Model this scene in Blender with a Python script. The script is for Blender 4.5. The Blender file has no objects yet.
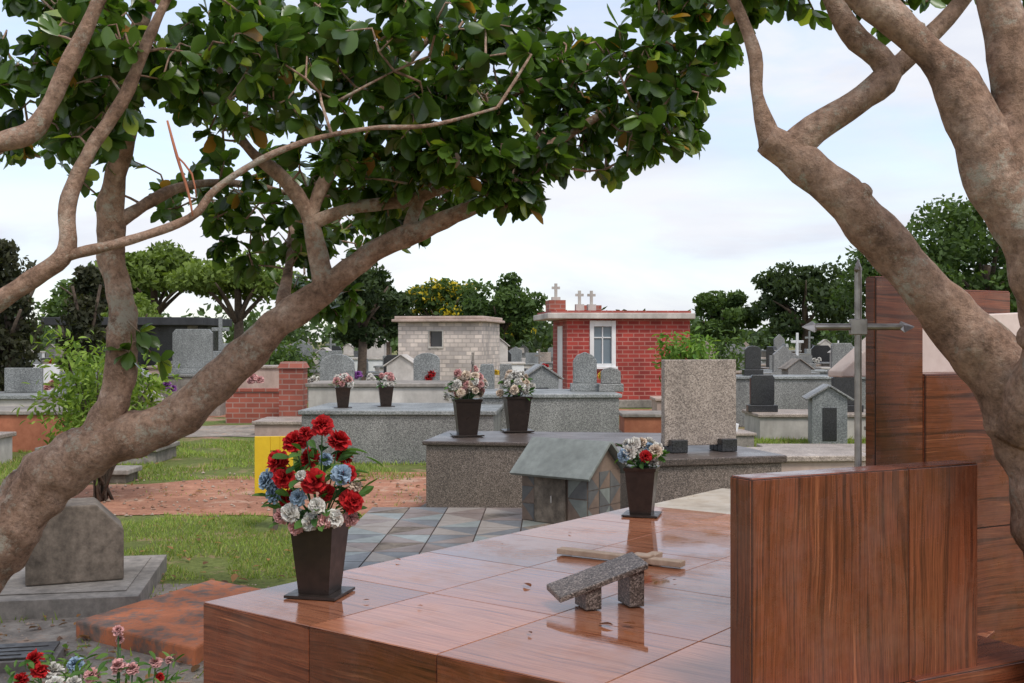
import bpy, math, random
import numpy as np
from mathutils import Vector, Matrix, noise
random.seed(7); rng=np.random.default_rng(7)
scene=bpy.context.scene
R=math.radians
# ------------------------------------------------------------------ materials
def newmat(name, rough=.5, spec=.5):
    m=bpy.data.materials.new(name); m.use_nodes=True; nt=m.node_tree
    b=nt.nodes['Principled BSDF']; b.inputs['Roughness'].default_value=rough
    b.inputs['Specular IOR Level'].default_value=spec
    return m,nt,b
def nd(nt,t,ins=None,**kw):
    n=nt.nodes.new(t)
    for k,v in kw.items(): setattr(n,k,v)
    if ins:
        for k,v in ins.items():
            if hasattr(v,'is_output'): nt.links.new(v,n.inputs[k])
            else: n.inputs[k].default_value=v
    return n
def ramp(nt,fac,stops):
    r=nt.nodes.new('ShaderNodeValToRGB'); nt.links.new(fac,r.inputs[0])
    el=r.color_ramp.elements
    while len(el)<len(stops): el.new(.5)
    for e,(p,c) in zip(el,stops):
        e.position=p; e.color=(*c,1) if len(c)==3 else c
    return r.outputs[0]
def g(v): return (v,v,v)
def mul(nt,a,b,fac=1.0,mode='MULTIPLY'):
    m=nt.nodes.new('ShaderNodeMix'); m.data_type='RGBA'; m.blend_type=mode
    if hasattr(fac,'is_output'): nt.links.new(fac,m.inputs[0])
    else: m.inputs[0].default_value=fac
    for i,s in ((6,a),(7,b)):
        if hasattr(s,'is_output'): nt.links.new(s,m.inputs[i])
        else: m.inputs[i].default_value=(*s,1)
    return m.outputs[2]
def coord(nt,kind='Object',scale=(1,1,1)):
    c=nt.nodes.new('ShaderNodeTexCoord')
    mp=nd(nt,'ShaderNodeMapping',{'Vector':c.outputs[kind],'Scale':scale}); return mp.outputs[0]
def bump(nt,b,h,strength=.3,dist=.01):
    bm=nd(nt,'ShaderNodeBump',{'Height':h,'Strength':strength,'Distance':dist})
    nt.links.new(bm.outputs[0],b.inputs['Normal'])
def stone(name,stops,scale=80,rough=.6,bs=.2,dirt=(.55,1.1),dscale=1.6,vor=False,spec=.5):
    m,nt,b=newmat(name,rough,spec)
    co=coord(nt)
    if vor:
        v=nd(nt,'ShaderNodeTexVoronoi',{'Vector':co,'Scale':scale}); sep=nd(nt,'ShaderNodeSeparateColor',{0:v.outputs['Color']}); f=sep.outputs[0]
    else:
        f=nd(nt,'ShaderNodeTexNoise',{'Vector':co,'Scale':scale,'Detail':5.,'Roughness':.7}).outputs[0]
    col=ramp(nt,f,stops)
    co2=coord(nt,'Object',(1,1,.35))
    d=nd(nt,'ShaderNodeTexNoise',{'Vector':co2,'Scale':dscale,'Detail':7.,'Roughness':.65})
    dr=ramp(nt,d.outputs[0],[(.3,g(dirt[0])),(.7,g(dirt[1]))])
    col=mul(nt,col,dr); nt.links.new(col,b.inputs['Base Color'])
    rr=ramp(nt,d.outputs[0],[(.3,g(min(1,rough+.2))),(.7,g(max(.05,rough-.05)))])
    nt.links.new(rr,b.inputs['Roughness'])
    if bs>0: bump(nt,b,f,bs,.004)
    return m
M={}
M['gr_dark']=stone('granite_dark',[(.0,(.035,.026,.022)),(.35,(.12,.092,.076)),(.7,(.20,.155,.13)),(1,(.42,.34,.29))],240,.32,0,(.65,1.15),vor=True)
M['gr_cap']=stone('granite_polished_cap',[(.0,(.025,.019,.016)),(.5,(.085,.062,.052)),(1,(.2,.155,.13))],240,.28,0,(.7,1.1),vor=True,spec=.4)
M['gr_grey']=stone('granite_grey',[(.0,(.07,.07,.066)),(.5,(.20,.197,.187)),(1,(.43,.42,.39))],160,.4,0,(.55,1.15),vor=True)
M['gr_blue']=stone('granite_bluegrey',[(.0,(.13,.137,.135)),(.5,(.23,.24,.23)),(1,(.39,.395,.38))],90,.45,.05,(.5,1.15),vor=True)
M['gr_light']=stone('granite_beige',[(.0,(.18,.14,.115)),(.5,(.37,.295,.24)),(1,(.58,.48,.40))],130,.45,0,(.55,1.1),2.5,vor=True)
M['gr_black']=stone('granite_black',[(.0,(.012,.012,.013)),(1,(.05,.05,.052))],150,.15,0,(.8,1.1),vor=True)
M['conc']=stone('weathered_concrete',[(.25,(.17,.15,.13)),(.75,(.42,.37,.32))],14,.9,.5,(.38,1.15),1.3)
M['conc_old']=stone('old_stained_concrete',[(.25,(.085,.066,.05)),(.75,(.30,.24,.185))],18,.9,.7,(.28,1.2),3.2)
M['plaster']=stone('pale_plaster',[(.25,(.52,.47,.42)),(.75,(.7,.65,.59))],6,.8,.15,(.45,1.05),1.2)
M['white']=stone('white_paint',[(.25,(.7,.7,.69)),(.75,(.82,.82,.81))],6,.6,.1,(.75,1.03),1.5)
M['pink']=stone('pink_plaster',[(.2,(.46,.33,.27)),(.8,(.6,.46,.39))],12,.7,.15,(.55,1.1),1.4)
M['palepink']=stone('pale_pink_stone',[(.2,(.62,.48,.42)),(.8,(.78,.64,.57))],20,.45,.05,(.85,1.05),1.4)
M['marble']=stone('beige_marble',[(.3,(.36,.27,.18)),(.5,(.52,.43,.32)),(.7,(.6,.53,.44))],7,.3,0,(.7,1.05),3)
M['orange']=stone('terracotta_paint',[(.2,(.32,.10,.05)),(.8,(.50,.19,.10))],10,.8,.2,(.55,1.1),1.5)
M['redslab']=stone('red_dusted_concrete',[(.36,(.16,.13,.11)),(.46,(.30,.17,.12)),(.54,(.60,.19,.08)),(.66,(.48,.16,.07)),(.74,(.34,.27,.22))],5,.95,.7,(.5,1.2),2.5)
M['greenst']=stone('green_slate',[(.1,(.13,.14,.125)),(.9,(.29,.31,.28))],16,.35,.1,(.6,1.1),3)
M['brown']=stone('brown_slate',[(.1,(.11,.075,.055)),(.9,(.27,.185,.14))],16,.35,.1,(.6,1.1),3)
M['beigest']=stone('tan_slate',[(.1,(.2,.16,.125)),(.9,(.33,.27,.22))],16,.4,.1,(.7,1.1),3)
M['greyst']=stone('dark_slate',[(.1,(.06,.06,.06)),(.9,(.16,.155,.15))],16,.35,.1,(.7,1.1),3)
M['oldwood']=stone('bleached_wood',[(.2,(.38,.25,.17)),(.8,(.6,.44,.32))],30,.75,.3,(.7,1.1),4)
M['roofdark']=stone('dark_roof_sheet',[(.2,(.02,.02,.022)),(.8,(.05,.05,.055))],8,.6,.1)
M['glass']=newmat('dark_window',.1)[0]; M['glass'].node_tree.nodes['Principled BSDF'].inputs['Base Color'].default_value=(.05,.05,.055,1)
M['glass2']=newmat('frosted_window',.2)[0]; M['glass2'].node_tree.nodes['Principled BSDF'].inputs['Base Color'].default_value=(.16,.20,.23,1)
def metal(name,c,r,met=1):
    m,nt,b=newmat(name,r); b.inputs['Metallic'].default_value=met
    f=nd(nt,'ShaderNodeTexNoise',{'Vector':coord(nt),'Scale':25.,'Detail':5.})
    nt.links.new(ramp(nt,f.outputs[0],[(.3,tuple(x*.6 for x in c)),(.7,c)]),b.inputs['Base Color'])
    nt.links.new(ramp(nt,f.outputs[0],[(.3,g(r+.15)),(.7,g(r))]),b.inputs['Roughness'])
    return m
M['steel']=metal('weathered_steel',(.46,.42,.39),.42)
M['bronze']=metal('bronze_plaque',(.16,.15,.14),.4)
M['pot']=metal('dark_vase_metal',(.052,.036,.029),.26,.5)
M['yellow']=stone('yellow_paint',[(.2,(.7,.42,.01)),(.8,(.85,.55,.02))],8,.5,0,(.8,1.05))
def woodmat(name,stops,rough,sc=26,dust=.3,rr=(.6,2.4)):
    m,nt,b=newmat(name,rough,.55)
    uv=coord(nt,'UV',(1,1,1))
    wob=nd(nt,'ShaderNodeTexNoise',{'Vector':coord(nt,'UV',(1.0,2.2,1)),'Scale':2.0,'Detail':2.})
    off=nd(nt,'ShaderNodeVectorMath',{0:wob.outputs['Color'],1:(.0,.055,0)},operation='MULTIPLY')
    ad=nd(nt,'ShaderNodeVectorMath',{0:uv,1:off.outputs[0]},operation='ADD')
    m1=nd(nt,'ShaderNodeMapping',{'Vector':ad.outputs[0],'Scale':(.9,sc,1)})
    n1=nd(nt,'ShaderNodeTexNoise',{'Vector':m1.outputs[0],'Scale':1.6,'Detail':8.,'Roughness':.68})
    m2=nd(nt,'ShaderNodeMapping',{'Vector':ad.outputs[0],'Scale':(4,260,1)})
    n2=nd(nt,'ShaderNodeTexNoise',{'Vector':m2.outputs[0],'Scale':1.,'Detail':3.})
    c1=ramp(nt,n1.outputs[0],stops)
    c2=ramp(nt,n2.outputs[0],[(.3,g(.64)),(.65,g(1.15))])
    col=mul(nt,c1,c2)
    n3=nd(nt,'ShaderNodeTexNoise',{'Vector':coord(nt,'UV',(.6,.6,1)),'Scale':.8,'Detail':0.})
    col=mul(nt,col,ramp(nt,n3.outputs[0],[(.3,g(.78)),(.7,g(1.2))]))
    du=nd(nt,'ShaderNodeTexNoise',{'Vector':coord(nt),'Scale':3.,'Detail':8.,'Roughness':.75})
    col=mul(nt,col,(.42,.25,.17),ramp(nt,du.outputs[0],[(.48,g(0)),(.75,g(dust))]),'MIX')
    nt.links.new(col,b.inputs['Base Color'])
    sm=nd(nt,'ShaderNodeTexNoise',{'Vector':coord(nt),'Scale':3.2,'Detail':8.,'Roughness':.7})
    nt.links.new(ramp(nt,sm.outputs[0],[(.42,g(rough*rr[0])),(.62,g(rough*rr[1]))]),b.inputs['Roughness'])
    return m
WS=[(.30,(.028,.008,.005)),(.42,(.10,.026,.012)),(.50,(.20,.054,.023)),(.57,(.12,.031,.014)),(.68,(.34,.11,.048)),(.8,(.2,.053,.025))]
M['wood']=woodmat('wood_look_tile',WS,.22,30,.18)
WT=[(.30,(.13,.037,.018)),(.42,(.30,.10,.048)),(.52,(.41,.16,.082)),(.62,(.31,.105,.052)),(.74,(.50,.23,.13))]  # side tile tones lightened for the top: sky reflection put into the colour
M['woodtop_skylit']=woodmat('wood_look_tile_skylit_top',WT,.11,24,.22,(.35,2.3))
M['grout']=stone('dark_grout',[(.2,(.03,.018,.013)),(.8,(.07,.045,.035))],20,.9,.1)
def brickmat(name,c1,c2,mo,bw,rh,ms,rough=.8):
    m,nt,b=newmat(name,rough)
    br=nd(nt,'ShaderNodeTexBrick',{'Vector':coord(nt,'UV'),'Color1':(*c1,1),'Color2':(*c2,1),'Mortar':(*mo,1),'Scale':1.,'Brick Width':bw,'Row Height':rh,'Mortar Size':ms,'Bias':0.})
    d=nd(nt,'ShaderNodeTexNoise',{'Vector':coord(nt),'Scale':1.5,'Detail':6.})
    col=mul(nt,br.outputs[0],ramp(nt,d.outputs[0],[(.3,g(.65)),(.7,g(1.12))]))
    nt.links.new(col,b.inputs['Base Color']); bump(nt,b,br.outputs['Fac'],-.4,.01); return m
M['brick']=brickmat('red_brick',(.40,.05,.035),(.25,.028,.022),(.40,.17,.135),.27,.10,.012)
M['brick2']=brickmat('red_brick_glossy',(.40,.11,.07),(.28,.07,.045),(.36,.22,.18),.26,.10,.010)
M['stonebrick']=brickmat('pale_stone_cladding',(.78,.66,.58),(.46,.40,.37),(.42,.36,.32),.24,.12,.012)
m,nt,b=newmat('smooth_bark',.8,.3)
f=nd(nt,'ShaderNodeTexNoise',{'Vector':coord(nt),'Scale':7.,'Detail':9.,'Roughness':.7})
f2=nd(nt,'ShaderNodeTexNoise',{'Vector':coord(nt),'Scale':42.,'Detail':7.,'Roughness':.75})
c=ramp(nt,f.outputs[0],[(.30,(.13,.073,.048)),(.44,(.33,.20,.135)),(.56,(.45,.29,.21)),(.68,(.63,.47,.37))])
c=mul(nt,c,ramp(nt,f2.outputs[0],[(.32,g(.5)),(.58,g(1.15))]))
f3=nd(nt,'ShaderNodeTexNoise',{'Vector':coord(nt,'Object',(1,1,1)),'Scale':3.1,'Detail':8.,'Roughness':.85})
c=mul(nt,c,(.46,.42,.34),ramp(nt,f3.outputs[0],[(.54,g(0)),(.60,g(.8))]),'MIX')
f4=nd(nt,'ShaderNodeTexNoise',{'Vector':coord(nt,'Object',(1,1,1)),'Scale':5.1,'Detail':8.,'Roughness':.85})
c=mul(nt,c,(.085,.055,.038),ramp(nt,f4.outputs[0],[(.60,g(0)),(.68,g(.8))]),'MIX')
nt.links.new(c,b.inputs['Base Color'])
hh=nd(nt,'ShaderNodeMath',{0:f2.outputs[0],1:f.outputs[0]},operation='ADD')
bump(nt,b,hh.outputs[0],.9,.018); M['bark']=m
M['darkbark']=stone('dark_bark',[(.3,(.05,.035,.025)),(.7,(.17,.12,.085))],12,.9,.5)
def tintmat(name,rough=.4,trans=.3,spec=.5):
    m,nt,b=newmat(name,rough,spec)
    a=nd(nt,'ShaderNodeAttribute',attribute_name='tint')
    nt.links.new(a.outputs['Color'],b.inputs['Base Color'])
    t=nd(nt,'ShaderNodeBsdfTranslucent')
    tc=mul(nt,a.outputs['Color'],(1.7,1.8,.6)) if 'leaf' in name else a.outputs['Color']
    nt.links.new(tc,t.inputs['Color'])
    mx=nd(nt,'ShaderNodeMixShader',{0:trans,1:b.outputs[0],2:t.outputs[0]})
    nt.links.new(mx.outputs[0],nt.nodes['Material Output'].inputs[0]); return m
M['leaf']=tintmat('glossy_leaf',.27,.32,.6)
M['fleaf']=tintmat('matte_leaf',.65,.3,.25)
M['petal']=tintmat('cloth_petal',.8,.2,.2)
# ------------------------------------------------------------------ mesh builder
class B:
    def __init__(s): s.v=[];s.f=[];s.m=[];s.uv={}
    def add(s,vs,fs,m=0):
        o=len(s.v); s.v+= [tuple(p) for p in vs]
        for q in fs: s.f.append(tuple(i+o for i in q)); s.m.append(m)
        return o
    def box(s,x0,x1,y0,y1,z0,z1,m=0):
        vs=[(x0,y0,z0),(x1,y0,z0),(x1,y1,z0),(x0,y1,z0),(x0,y0,z1),(x1,y0,z1),(x1,y1,z1),(x0,y1,z1)]
        s.add(vs,[(0,3,2,1),(4,5,6,7),(0,1,5,4),(1,2,6,5),(2,3,7,6),(3,0,4,7)],m)
    def frus(s,a,b,z0,z1,m=0,cx=0,cy=0):
        vs=[(cx-a,cy-a,z0),(cx+a,cy-a,z0),(cx+a,cy+a,z0),(cx-a,cy+a,z0),(cx-b,cy-b,z1),(cx+b,cy-b,z1),(cx+b,cy+b,z1),(cx-b,cy+b,z1)]
        s.add(vs,[(0,3,2,1),(4,5,6,7),(0,1,5,4),(1,2,6,5),(2,3,7,6),(3,0,4,7)],m)
    def prism(s,poly,y0,y1,m=0):
        n=len(poly); vs=[Vector((x,y0,z)) for x,z in poly]+[Vector((x,y1,z)) for x,z in poly]
        fs=[tuple(range(n)),tuple(range(2*n-1,n-1,-1))]
        for i in range(n):
            j=(i+1)%n; fs.append((i,i+n,j+n,j))
        s.add(vs,fs,m)
    def tube(s,pts,rad,seg=10,m=0,step=.05,nz=0.0,cap=True):
        P=[Vector(p) for p in pts]; n=len(P); path=[];rr=[]
        for i in range(n-1):
            a=P[max(i-1,0)];b_=P[i];c_=P[i+1];d=P[min(i+2,n-1)]
            k=max(1,int((c_-b_).length/step))
            for j in range(k):
                t=j/k
                path.append(.5*((2*b_)+(c_-a)*t+(2*a-5*b_+4*c_-d)*t*t+(3*b_-a-3*c_+d)*t**3))
                rr.append(rad[i]*(1-t)+rad[i+1]*t)
        path.append(P[-1]); rr.append(rad[-1])
        t0=(path[1]-path[0]).normalized()
        nrm=t0.cross(Vector((.3,1,.1))).normalized()
        vs=[]
        for i,p in enumerate(path):
            t=(path[min(i+1,len(path)-1)]-path[max(i-1,0)]).normalized()
            nrm=(nrm-t*nrm.dot(t)).normalized(); bi=t.cross(nrm)
            for k in range(seg):
                an=2*math.pi*k/seg; dr=nrm*math.cos(an)+bi*math.sin(an)
                r=rr[i]
                if nz: r*=1+nz*noise.noise((p+dr*r)*5.0)*1.3+nz*1.0*noise.noise((p+dr*r)*13.0)
                vs.append(p+dr*r)
        fs=[]
        for i in range(len(path)-1):
            for k in range(seg):
                k2=(k+1)%seg; fs.append((i*seg+k,i*seg+k2,(i+1)*seg+k2,(i+1)*seg+k))
        if cap:
            fs.append(tuple(range(seg-1,-1,-1))); o=(len(path)-1)*seg; fs.append(tuple(o+k for k in range(seg)))
        s.add(vs,fs,m); return path
    def tiles(s,O,U,V,lu,lv,tu,tv,m=0,grain='u',gap=.0035,h=.003):
        O=Vector(O);U=Vector(U).normalized();V=Vector(V).normalized();N=U.cross(V)
        u=0
        while u<lu-1e-4:
            u2=min(u+tu,lu); v=0
            while v<lv-1e-4:
                v2=min(v+tv,lv)
                a,b_,c_,d=u+gap/2,u2-gap/2,v+gap/2,v2-gap/2; e=.0012
                pts=[(a,c_,0),(b_,c_,0),(b_,d,0),(a,d,0),(a+e,c_+e,h),(b_-e,c_+e,h),(b_-e,d-e,h),(a+e,d-e,h)]
                f0=len(s.f)
                s.add([O+U*x+V*y+N*z for x,y,z in pts],[(4,5,6,7),(0,1,5,4),(1,2,6,5),(2,3,7,6),(3,0,4,7)],m)
                ru,rv=random.uniform(0,90),random.uniform(0,90)
                for fi in range(f0,len(s.f)):
                    base=s.f[f0][0]-4
                    L=[]
                    for vi in s.f[fi]:
                        x,y,_=pts[vi-base]
                        L.append((x+ru,y+rv) if grain=='u' else (y+ru,x+rv))
                    s.uv[fi]=L
                v=v2
            u=u2
    def make(s,name,mats,parent=None,loc=(0,0,0),rot=0,bevel=0,smooth=False):
        me=bpy.data.meshes.new(name); me.from_pydata(s.v,[],s.f)
        for k in mats: me.materials.append(M[k] if isinstance(k,str) else k)
        me.polygons.foreach_set('material_index',s.m)
        if smooth: me.polygons.foreach_set('use_smooth',[True]*len(s.f))
        me.update()
        if not smooth:
            uvl=me.uv_layers.new(name='UVMap'); data=uvl.data
            for p in me.polygons:
                ex=s.uv.get(p.index); nn=p.normal
                if ex is None:
                    if abs(nn.z)>.7: f=lambda c:(c.x,c.y)
                    else:
                        t=Vector((-nn.y,nn.x,0)).normalized(); f=lambda c,t=t:(c.dot(t),c.z)
                for k,li in enumerate(p.loop_indices):
                    data[li].uv = ex[k] if ex else f(me.vertices[me.loops[li].vertex_index].co)
        o=bpy.data.objects.new(name,me); scene.collection.objects.link(o)
        o.location=loc; o.rotation_euler=(0,0,rot)
        if parent: o.parent=parent
        if bevel:
            md=o.modifiers.new('bevel','BEVEL'); md.width=bevel; md.segments=2; md.limit_method='ANGLE'; md.angle_limit=R(40)
        return o
def empty(name,loc=(0,0,0),rot=0):
    o=bpy.data.objects.new(name,None); scene.collection.objects.link(o); o.location=loc; o.rotation_euler=(0,0,rot); o.empty_display_size=.1
    return o
def np_obj(name,V,F,tint,mat,parent=None,smooth=False):
    me=bpy.data.meshes.new(name); me.from_pydata(V.tolist(),[],F.tolist())
    a=me.attributes.new('tint','FLOAT_COLOR','POINT'); a.data.foreach_set('color',np.concatenate([tint,np.ones((len(tint),1))],1).ravel().astype(np.float32))
    me.materials.append(M[mat])
    if smooth: me.polygons.foreach_set('use_smooth',[True]*len(F))
    me.update(); o=bpy.data.objects.new(name,me); scene.collection.objects.link(o)
    if parent: o.parent=parent
    return o
def nrmz(a): return a/np.maximum(1e-9,np.linalg.norm(a,axis=1,keepdims=True))
TT=[0,.28,.58,.84,1.0]; WW=[.10,.72,1.0,.72,.12]
def leaf_geo(pos,dr,up,L,wr,tint):
    dr=nrmz(dr); side=nrmz(np.cross(dr,up)); nn=np.cross(side,dr); N=len(pos)
    curl=rng.uniform(-.05,.28,N)
    V=np.zeros((N,15,3))
    for i,(t,w) in enumerate(zip(TT,WW)):
        for j,sx in enumerate((-1,0,1)):
            V[:,i*3+j]=pos+dr*(t*L)[:,None]+side*(sx*w*wr*L/2)[:,None]+nn*((abs(sx)*w*.09-curl*t*t)*L)[:,None]
    F=[]
    for i in range(4):
        for j in range(2): F.append((i*3+j,i*3+j+1,i*3+j+4,i*3+j+3))
    F=np.array(F)[None]+np.arange(N)[:,None,None]*15
    return V.reshape(-1,3),F.reshape(-1,4),np.repeat(tint,15,0)
def cards_geo(pos,size,tint):
    N=len(pos); a=nrmz(rng.normal(size=(N,3))); b_=nrmz(np.cross(a,rng.normal(size=(N,3))))
    s=size[:,None]
    V=np.stack([pos-a*s,pos-b_*s*.55,pos+a*s,pos+b_*s*.55],1).reshape(-1,3)
    F=np.arange(N*4).reshape(-1,4); return V,F,np.repeat(tint,4,0)
# ------------------------------------------------------------------ ground
me_s=4000
b=B(); b.add([(-me_s,-200,0),(me_s,-200,0),(me_s,me_s,0),(-me_s,me_s,0)],[(0,1,2,3)])
m,nt,bs=newmat('ground_grass_and_soil',.95,.2)
co=coord(nt)
n1=nd(nt,'ShaderNodeTexNoise',{'Vector':co,'Scale':.55,'Detail':8.,'Roughness':.65})
n2=nd(nt,'ShaderNodeTexNoise',{'Vector':co,'Scale':18.,'Detail':6.,'Roughness':.7})
gr=ramp(nt,n2.outputs[0],[(.3,(.06,.085,.018)),(.7,(.19,.23,.06))])
so=ramp(nt,n2.outputs[0],[(.3,(.22,.12,.08)),(.7,(.45,.27,.2))])
c=mul(nt,gr,so,ramp(nt,n1.outputs[0],[(.50,g(0)),(.58,g(1))]),'MIX')
nt.links.new(c,bs.inputs['Base Color']); bump(nt,bs,n2.outputs[0],.6,.03); M['ground']=m
b.make('ground',['ground'])
def soilmat(name,a,c2,s=6,third=None):
    m,nt,bs=newmat(name,.95,.2)
    n1=nd(nt,'ShaderNodeTexNoise',{'Vector':coord(nt),'Scale':float(s),'Detail':10.,'Roughness':.8})
    n3=nd(nt,'ShaderNodeTexNoise',{'Vector':coord(nt),'Scale':1.1,'Detail':7.,'Roughness':.65})
    c=mul(nt,ramp(nt,n1.outputs[0],[(.34,a),(.66,c2)]),ramp(nt,n3.outputs[0],[(.35,g(.7)),(.65,g(1.12))]))
    if third:
        n4=nd(nt,'ShaderNodeTexNoise',{'Vector':coord(nt),'Scale':1.9,'Detail':8.,'Roughness':.75})
        c=mul(nt,c,third,ramp(nt,n4.outputs[0],[(.54,g(0)),(.62,g(.8))]),'MIX')
    nt.links.new(c,bs.inputs['Base Color']); bump(nt,bs,n1.outputs[0],.8,.04); return m
M['soil']=soilmat('red_earth',(.30,.125,.075),(.56,.28,.18),7,(.56,.37,.27))
M['lawn']=soilmat('lawn_base',(.09,.115,.025),(.22,.25,.07),14,(.36,.24,.15))
M['pav']=soilmat('rough_pavement',(.2,.17,.145),(.46,.40,.34),7,(.48,.32,.23))
def patch(name,poly,z,mat,jit=.12,step=.16):
    pts=[]; n=len(poly)
    for i in range(n):
        a=Vector(poly[i]);c_=Vector(poly[(i+1)%n]); k=max(1,int((c_-a).length/step))
        for j in range(k):
            p=a.lerp(c_,j/k); q=Vector((p.x*1.3,p.y*1.3,z*50))
            o1=noise.noise(q); o2=noise.noise(q+Vector((9,5,2)))+.3*noise.noise(q*3+Vector((3,3,3)))
            horiz=abs((c_-a).x)>abs((c_-a).y)
            pts.append((p.x+(0 if horiz else jit*2*o1),p.y+(jit*2*o2 if horiz else 0),z))
    b=B(); b.add(pts,[tuple(range(len(pts)))]); return b.make(name,[mat])
patch('lawn',[(-9,7),(-.9,7),(-.9,10.5),(-9,10.6)],.004,'lawn')
patch('lawn',[(-12,12.6),(-.8,12.7),(.5,18.2),(-14,18.5)],.004,'lawn',.3)
patch('lawn',[(2.0,10.8),(7,11),(9,20),(1.9,19)],.004,'lawn',.3)
patch('dirt_path',[(-12,10.5),(-5,10.25),(1.2,10.2),(1.2,13.6),(-1.2,13.7),(-5,12.5),(-12,12.6)],.010,'soil',.18)
patch('dirt_path',[(-9,24),(9,24.2),(9,26.6),(-9,26.4)],.008,'soil',.3)
patch('pavement',[(-6,3),(-1.2,3),(-1.25,7.3),(-6,7.6)],.012,'pav',.08)
patch('pavement',[(-8,18.8),(2,18.9),(2,21.5),(-8,21.2)],.010,'pav',.2)
def blades(name,zones):
    Vs=[];Ts=[]
    for (x0,x1,y0,y1,n,h,thr) in zones:
        p=np.stack([rng.uniform(x0,x1,n),rng.uniform(y0,y1,n)],1)
        dens=np.array([noise.noise(Vector((a*1.3,c_*1.3,3))) for a,c_ in p])
        p=p[dens>thr]; n=len(p)
        an=rng.uniform(0,6.28,n); w=h*.13; hh=rng.uniform(.4,1.25,n)*h
        lean=rng.normal(size=(n,2))*h*.4
        z=np.full(n,.004)
        A=np.stack([p[:,0]-np.cos(an)*w,p[:,1]-np.sin(an)*w,z],1); C=np.stack([p[:,0]+np.cos(an)*w,p[:,1]+np.sin(an)*w,z],1)
        D=np.stack([p[:,0]+lean[:,0],p[:,1]+lean[:,1],z+hh],1)
        Vs.append(np.stack([A,C,D],1).reshape(-1,3))
        k=rng.uniform(0,1,n)[:,None]; big=np.array([noise.noise(Vector((a*.8,c_*.8,8))) for a,c_ in p])[:,None]
        t=((1-k)*np.array([.12,.18,.03])+k*np.array([.32,.39,.10]))*(1+.5*big)
        dry=rng.uniform(size=n)<.09; t[dry]=np.array([.38,.30,.14])
        Ts.append(np.repeat(t,3,0))
    V=np.concatenate(Vs);T=np.concatenate(Ts); return np_obj(name,V,np.arange(len(V)).reshape(-1,3),T,'fleaf')
blades('grass',[(-5,-1.0,7.5,10.35,24000,.035,-.2),(-8,-.9,12.9,18,26000,.055,-.2),(2.1,7,11,19,20000,.065,-.3),(-3.6,-1.2,5.2,7.4,1500,.05,0),(-7,0,10.2,13.2,1800,.04,.15)])
P=np.concatenate([np.stack([rng.uniform(-3.6,-1.15,700),rng.uniform(4.2,7.4,700)],1),np.stack([rng.uniform(-6,.8,700),rng.uniform(10.2,13.6,700)],1)])
n=len(P); s=rng.uniform(.005,.018,n)*(1+.4*(P[:,1]>9)); V=[];F=[]
octv=np.array([(1,0,0),(0,1,0),(-1,0,0),(0,-1,0),(0,0,.8),(0,0,-.5)])
V=(octv[None]*rng.uniform(.6,1.2,(n,6,1))*s[:,None,None]+np.stack([P[:,0],P[:,1],s*.3+.01],1)[:,None,:]).reshape(-1,3)
F=(np.array([(0,1,4),(1,2,4),(2,3,4),(3,0,4),(1,0,5),(2,1,5),(3,2,5),(0,3,5)])[None]+np.arange(n)[:,None,None]*6).reshape(-1,3)
kk=rng.uniform(0,1,(n,1)); np_obj('pebbles',V,F,np.repeat(np.array([.25,.14,.09])*(1-kk)+np.array([.5,.40,.32])*kk,6,0),'petal')
n=420; P=np.concatenate([np.stack([rng.uniform(-3.6,-1.15,n//2),rng.uniform(4.4,8.5,n//2)],1),np.stack([rng.uniform(-6,.8,n//2),rng.uniform(8,15,n//2)],1)])
V,F,T=leaf_geo(np.stack([P[:,0],P[:,1],np.full(n,.03)],1),np.concatenate([rng.normal(size=(n,2)),rng.uniform(-.1,.2,(n,1))],1),np.tile([0.1,0,1.],(n,1)),rng.uniform(.03,.08,n),.55,np.array([.24,.12,.05])*rng.uniform(.4,1.6,(n,1)))
np_obj('fallen_leaves',V,F,T,'fleaf')
# ------------------------------------------------------------------ wood tile tomb
e1=Vector((.795,-.607,0)).normalized(); e2=Vector((.607,.795,0)).normalized(); Z=Vector((0,0,1))
C0=Vector((-1.008,3.67,0)); W1,W2=2.15,2.75; H=.75
tomb=empty('wood_tile_tomb',C0)
angE=math.atan2(e1.y,e1.x)
b=B(); b.box(.003,W1-.003,.003,W2-.003,0,H-.003,0)
b.make('core',['grout'],tomb,rot=angE)
b=B()
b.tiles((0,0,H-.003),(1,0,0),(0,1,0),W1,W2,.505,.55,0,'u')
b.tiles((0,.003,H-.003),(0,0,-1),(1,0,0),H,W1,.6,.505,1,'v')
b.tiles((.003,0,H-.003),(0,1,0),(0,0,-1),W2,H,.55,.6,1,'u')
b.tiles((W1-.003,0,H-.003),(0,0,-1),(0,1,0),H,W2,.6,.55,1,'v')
b.make('tiles',['woodtop_skylit','wood'],tomb,rot=angE)
# ------------------------------------------------------------------ shrine with wood tiles
angP=math.atan2(.464,.886); O=Vector((.549,2.575,0))
def tilebox(b,bc,x0,x1,y0,y1,z0,z1,tu,tv,vert=True):
    bc.box(x0,x1,y0,y1,z0,z1)
    gn=lambda v:('u' if v else 'v')
    b.tiles((x0,y0,z1),(0,0,-1),(1,0,0),z1-z0,x1-x0,tv,tu,0,gn(vert))
    b.tiles((x0,y0,z1),(0,1,0),(0,0,-1),y1-y0,z1-z0,tu,tv,0,gn(not vert))
    b.tiles((x1,y0,z1),(0,0,-1),(0,1,0),z1-z0,y1-y0,tv,tu,0,gn(vert))
    b.tiles((x0,y0,z1),(1,0,0),(0,1,0),x1-x0,y1-y0,tu,tu,0,'u')
    b.tiles((x1,y1,z1),(0,0,-1),(-1,0,0),z1-z0,x1-x0,tv,tu,0,gn(vert))
shr=empty('wood_tile_headstone',O,angP)
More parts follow.
